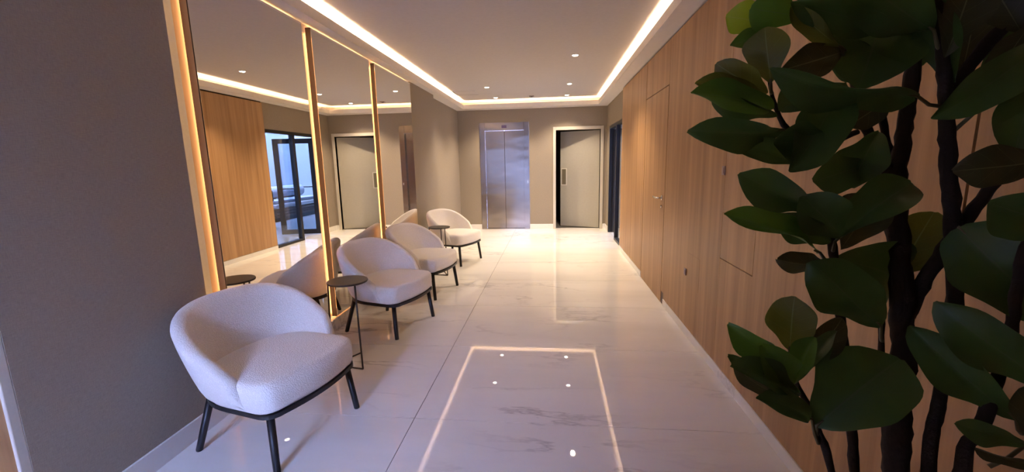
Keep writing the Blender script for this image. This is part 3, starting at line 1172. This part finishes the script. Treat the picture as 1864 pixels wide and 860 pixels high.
# upper left cluster
leaf((1412, 40, 1.02), (1322, 30, 1.03), 62, 'leaf_lime', 15, -0.2, 0.05)
leaf((1460, 30, 0.98), (1366, 14, 0.98), 76, 'leaf_mid', 10, -0.15, 0.04)
leaf((1534, 88, 0.97), (1440, 12, 0.96), 40, 'leaf_olive', 20, 0.3, 0.03, attach=(1536, 100, 1.04))
leaf((1425, 62, 1.03), (1333, 80, 1.02), 34, 'leaf_mid', -30, 0.2, 0.05)
leaf((1403, 152, 0.98), (1393, 50, 0.97), 82, 'leaf_olive', 10, 0.1, 0.03, attach=(1405, 170, 0.99))
leaf((1398, 168, 0.99), (1304, 118, 0.98), 64, 'leaf_olive', 15, 0.1, 0.05)
leaf((1392, 178, 1.0), (1268, 150, 0.97), 44, 'leaf_olive', -20, 0.15, 0.06)
leaf((1408, 198, 0.99), (1256, 172, 0.95), 58, 'leaf_mid', -25, 0.2, 0.06, belly=0.56)
leaf((1415, 210, 1.0), (1296, 180, 0.98), 44, 'leaf', 35, 0.1, 0.05)
leaf((1424, 236, 1.0), (1254, 238, 0.94), 62, 'leaf', 20, 0.35, 0.07, attach=(1440, 236, 1.01))
leaf((1455, 300, 1.02), (1334, 264, 0.99), 46, 'leaf', -25, 0.25, 0.05, attach=(1450, 250, 1.02))
leaf((1540, 150, 1.0), (1436, 314, 0.96), 96, 'leaf', 10, 0.2, 0.06, belly=0.58)
leaf((1500, 250, 0.98), (1405, 262, 0.96), 78, 'leaf', 15, 0.2, 0.06)
leaf((1490, 150, 1.0), (1418, 206, 0.98), 66, 'leaf', -15, 0.15, 0.05)
leaf((1668, 174, 0.94), (1404, 140, 0.90), 62, 'leaf', 48, 0.20, 0.03, attach=(1715, 194, 0.95), belly=0.5)
leaf((1610, 20, 1.02), (1560, 165, 1.0), 150, 'leaf', 10, 0.15, 0.04, belly=0.55)
leaf((1542, 92, 1.0), (1420, 128, 0.99), 72, 'leaf_brown', 10, 0.1, 0.04)
leaf((1700, 55, 0.92), (1560, -40, 0.9), 120, 'leaf', 10, 0.15, 0.05, attach=(1716, 100, 0.93))
leaf((1660, 46, 0.96), (1440, 4, 0.94), 62, 'leaf', 25, 0.15, 0.05)
leaf((1590, 30, 1.0), (1450, -50, 0.98), 90, 'leaf', 5, 0.15, 0.05)
leaf((1720, 105, 0.92), (1772, -40, 0.9), 86, 'leaf_brown', -15, 0.1, 0.04)
leaf((1740, 150, 0.93), (1700, 20, 0.94), 70, 'leaf', 20, 0.15, 0.04)
leaf((1500, 60, 1.04), (1580, 140, 1.05), 70, 'leaf', 0, 0.1, 0.04)
leaf((1640, 60, 1.06), (1680, 120, 1.06), 60, 'leaf', 15, 0.1, 0.04)
leaf((1600, 240, 1.03), (1550, 340, 1.0), 86, 'leaf', -15, 0.1, 0.04)
leaf((1625, 175, 1.0), (1540, 232, 1.02), 52, 'leaf_brown', 15, 0.2, 0.05)
leaf((1580, 300, 1.02), (1480, 330, 1.0), 78, 'leaf', 0, 0.1, 0.04)
leaf((1745, 150, 0.95), (1796, -40, 0.97), 92, 'leaf_brown', 8, 0.1, 0.04)
leaf((1786, 150, 0.94), (1900, 30, 0.91), 84, 'leaf', 12, 0.15, 0.04)
leaf((1700, 70, 0.96), (1620, -30, 0.95), 110, 'leaf', 5, 0.12, 0.04)
leaf((1860, 60, 0.90), (1800, -40, 0.89), 80, 'leaf_brown', 0, 0.12, 0.04)
# right side
leaf((1900, 80, 0.86), (1706, 214, 0.90), 82, 'leaf', 15, 0.2, 0.06, attach=(1735, 240, 0.95), belly=0.55)
leaf((1885, 110, 0.88), (1846, 285, 0.86), 84, 'leaf', 10, 0.1, 0.04)
leaf((1880, 40, 0.88), (1800, 150, 0.92), 60, 'leaf_brown', 0, 0.15, 0.04)
leaf((1900, 292, 0.84), (1738, 312, 0.88), 84, 'leaf_brown', 12, -0.15, 0.06, attach=(1880, 260, 0.9), belly=0.55)
leaf((1930, 410, 0.80), (1798, 368, 0.83), 108, 'leaf', 15, 0.15, 0.05, belly=0.56)
leaf((1746, 414, 0.94), (1915, 590, 0.84), 150, 'leaf', 8, 0.15, 0.05, attach=(1733, 432, 0.97), belly=0.42)
leaf((1915, 706, 0.82), (1704, 552, 0.88), 100, 'leaf', 10, 0.15, 0.05, belly=0.58)
leaf((1850, 764, 0.86), (1656, 592, 0.93), 84, 'leaf', 18, 0.2, 0.05, attach=(1860, 790, 0.88), belly=0.58)
leaf((1870, 808, 0.85), (1736, 768, 0.88), 46, 'leaf', 25, 0.2, 0.06, attach=(1800, 850, 0.88))
leaf((1905, 852, 0.84), (1774, 814, 0.88), 24, 'leaf_brown', 50, 0.2, 0.05)
leaf((1870, 800, 0.84), (1900, 700, 0.82), 70, 'leaf_brown', 0, 0.2, 0.05)
# middle cluster
leaf((1492, 384, 1.03), (1344, 314, 0.99), 76, 'leaf', 18, 0.2, 0.06, attach=(1512, 430, 1.04), belly=0.68)
leaf((1470, 374, 1.04), (1379, 347, 1.02), 30, 'leaf_mid', 30, 0.2, 0.05)
leaf((1492, 460, 1.02), (1311, 392, 0.96), 40, 'leaf_mid', -48, 0.3, 0.06, attach=(1512, 474, 1.04), belly=0.55)
leaf((1512, 440, 1.02), (1418, 392, 1.0), 62, 'leaf', 15, 0.15, 0.05)
leaf((1520, 440, 1.0), (1664, 328, 0.98), 84, 'leaf', 20, 0.25, 0.05, attach=(1516, 458, 1.04))
leaf((1530, 430, 0.99), (1462, 358, 0.97), 92, 'leaf', -12, 0.2, 0.05)
leaf((1530, 455, 1.04), (1600, 350, 1.05), 90, 'leaf_brown', 0, 0.1, 0.03)
leaf((1520, 470, 1.06), (1645, 505, 1.08), 130, 'leaf', 5, 0.1, 0.04)
leaf((1513, 484, 1.03), (1416, 474, 1.0), 46, 'leaf_brown', 20, -0.2, 0.05, attach=(1522, 486, 1.04))
leaf((1604, 594, 1.0), (1480, 480, 0.98), 112, 'leaf', 8, -0.1, 0.04, attach=(1606, 625, 1.03), belly=0.55)
leaf((1630, 505, 1.08), (1700, 388, 1.08), 84, 'leaf_olive', 5, 0.1, 0.04)
leaf((1610, 505, 1.09), (1712, 448, 1.09), 60, 'leaf_olive', 20, 0.1, 0.04)
# lower cluster
leaf((1437, 638, 1.0), (1446, 541, 0.97), 88, 'leaf_olive', 5, 0.12, 0.03, attach=(1440, 660, 0.98), belly=0.62)
leaf((1424, 660, 0.98), (1328, 596, 0.94), 54, 'leaf_mid', 15, 0.25, 0.06)
leaf((1440, 700, 0.96), (1386, 628, 0.91), 66, 'leaf_mid', -10, 0.3, 0.08)
leaf((1446, 700, 0.96), (1484, 614, 0.92), 46, 'leaf_mid', 20, 0.3, 0.06)
leaf((1448, 684, 1.0), (1534, 580, 0.99), 52, 'leaf_brown', -15, 0.2, 0.05)
leaf((1452, 694, 0.97), (1524, 604, 0.95), 34, 'leaf', 30, 0.2, 0.05)
leaf((1486, 776, 0.95), (1640, 652, 0.94), 156, 'leaf', 8, 0.12, 0.05, attach=(1488, 792, 0.97), belly=0.56)
leaf((1454, 716, 0.96), (1330, 664, 0.90), 58, 'leaf', -20, 0.25, 0.06)
leaf((1420, 690, 0.99), (1322, 644, 0.96), 26, 'leaf', 30, 0.2, 0.05)
leaf((1464, 738, 0.96), (1336, 672, 0.93), 34, 'leaf_brown', 35, 0.2, 0.05)
leaf((1478, 764, 0.95), (1382, 724, 0.91), 52, 'leaf', -25, 0.25, 0.07, attach=(1490, 808, 0.97))
leaf((1444, 690, 0.99), (1410, 640, 0.99), 66, 'leaf', 0, 0.2, 0.04)
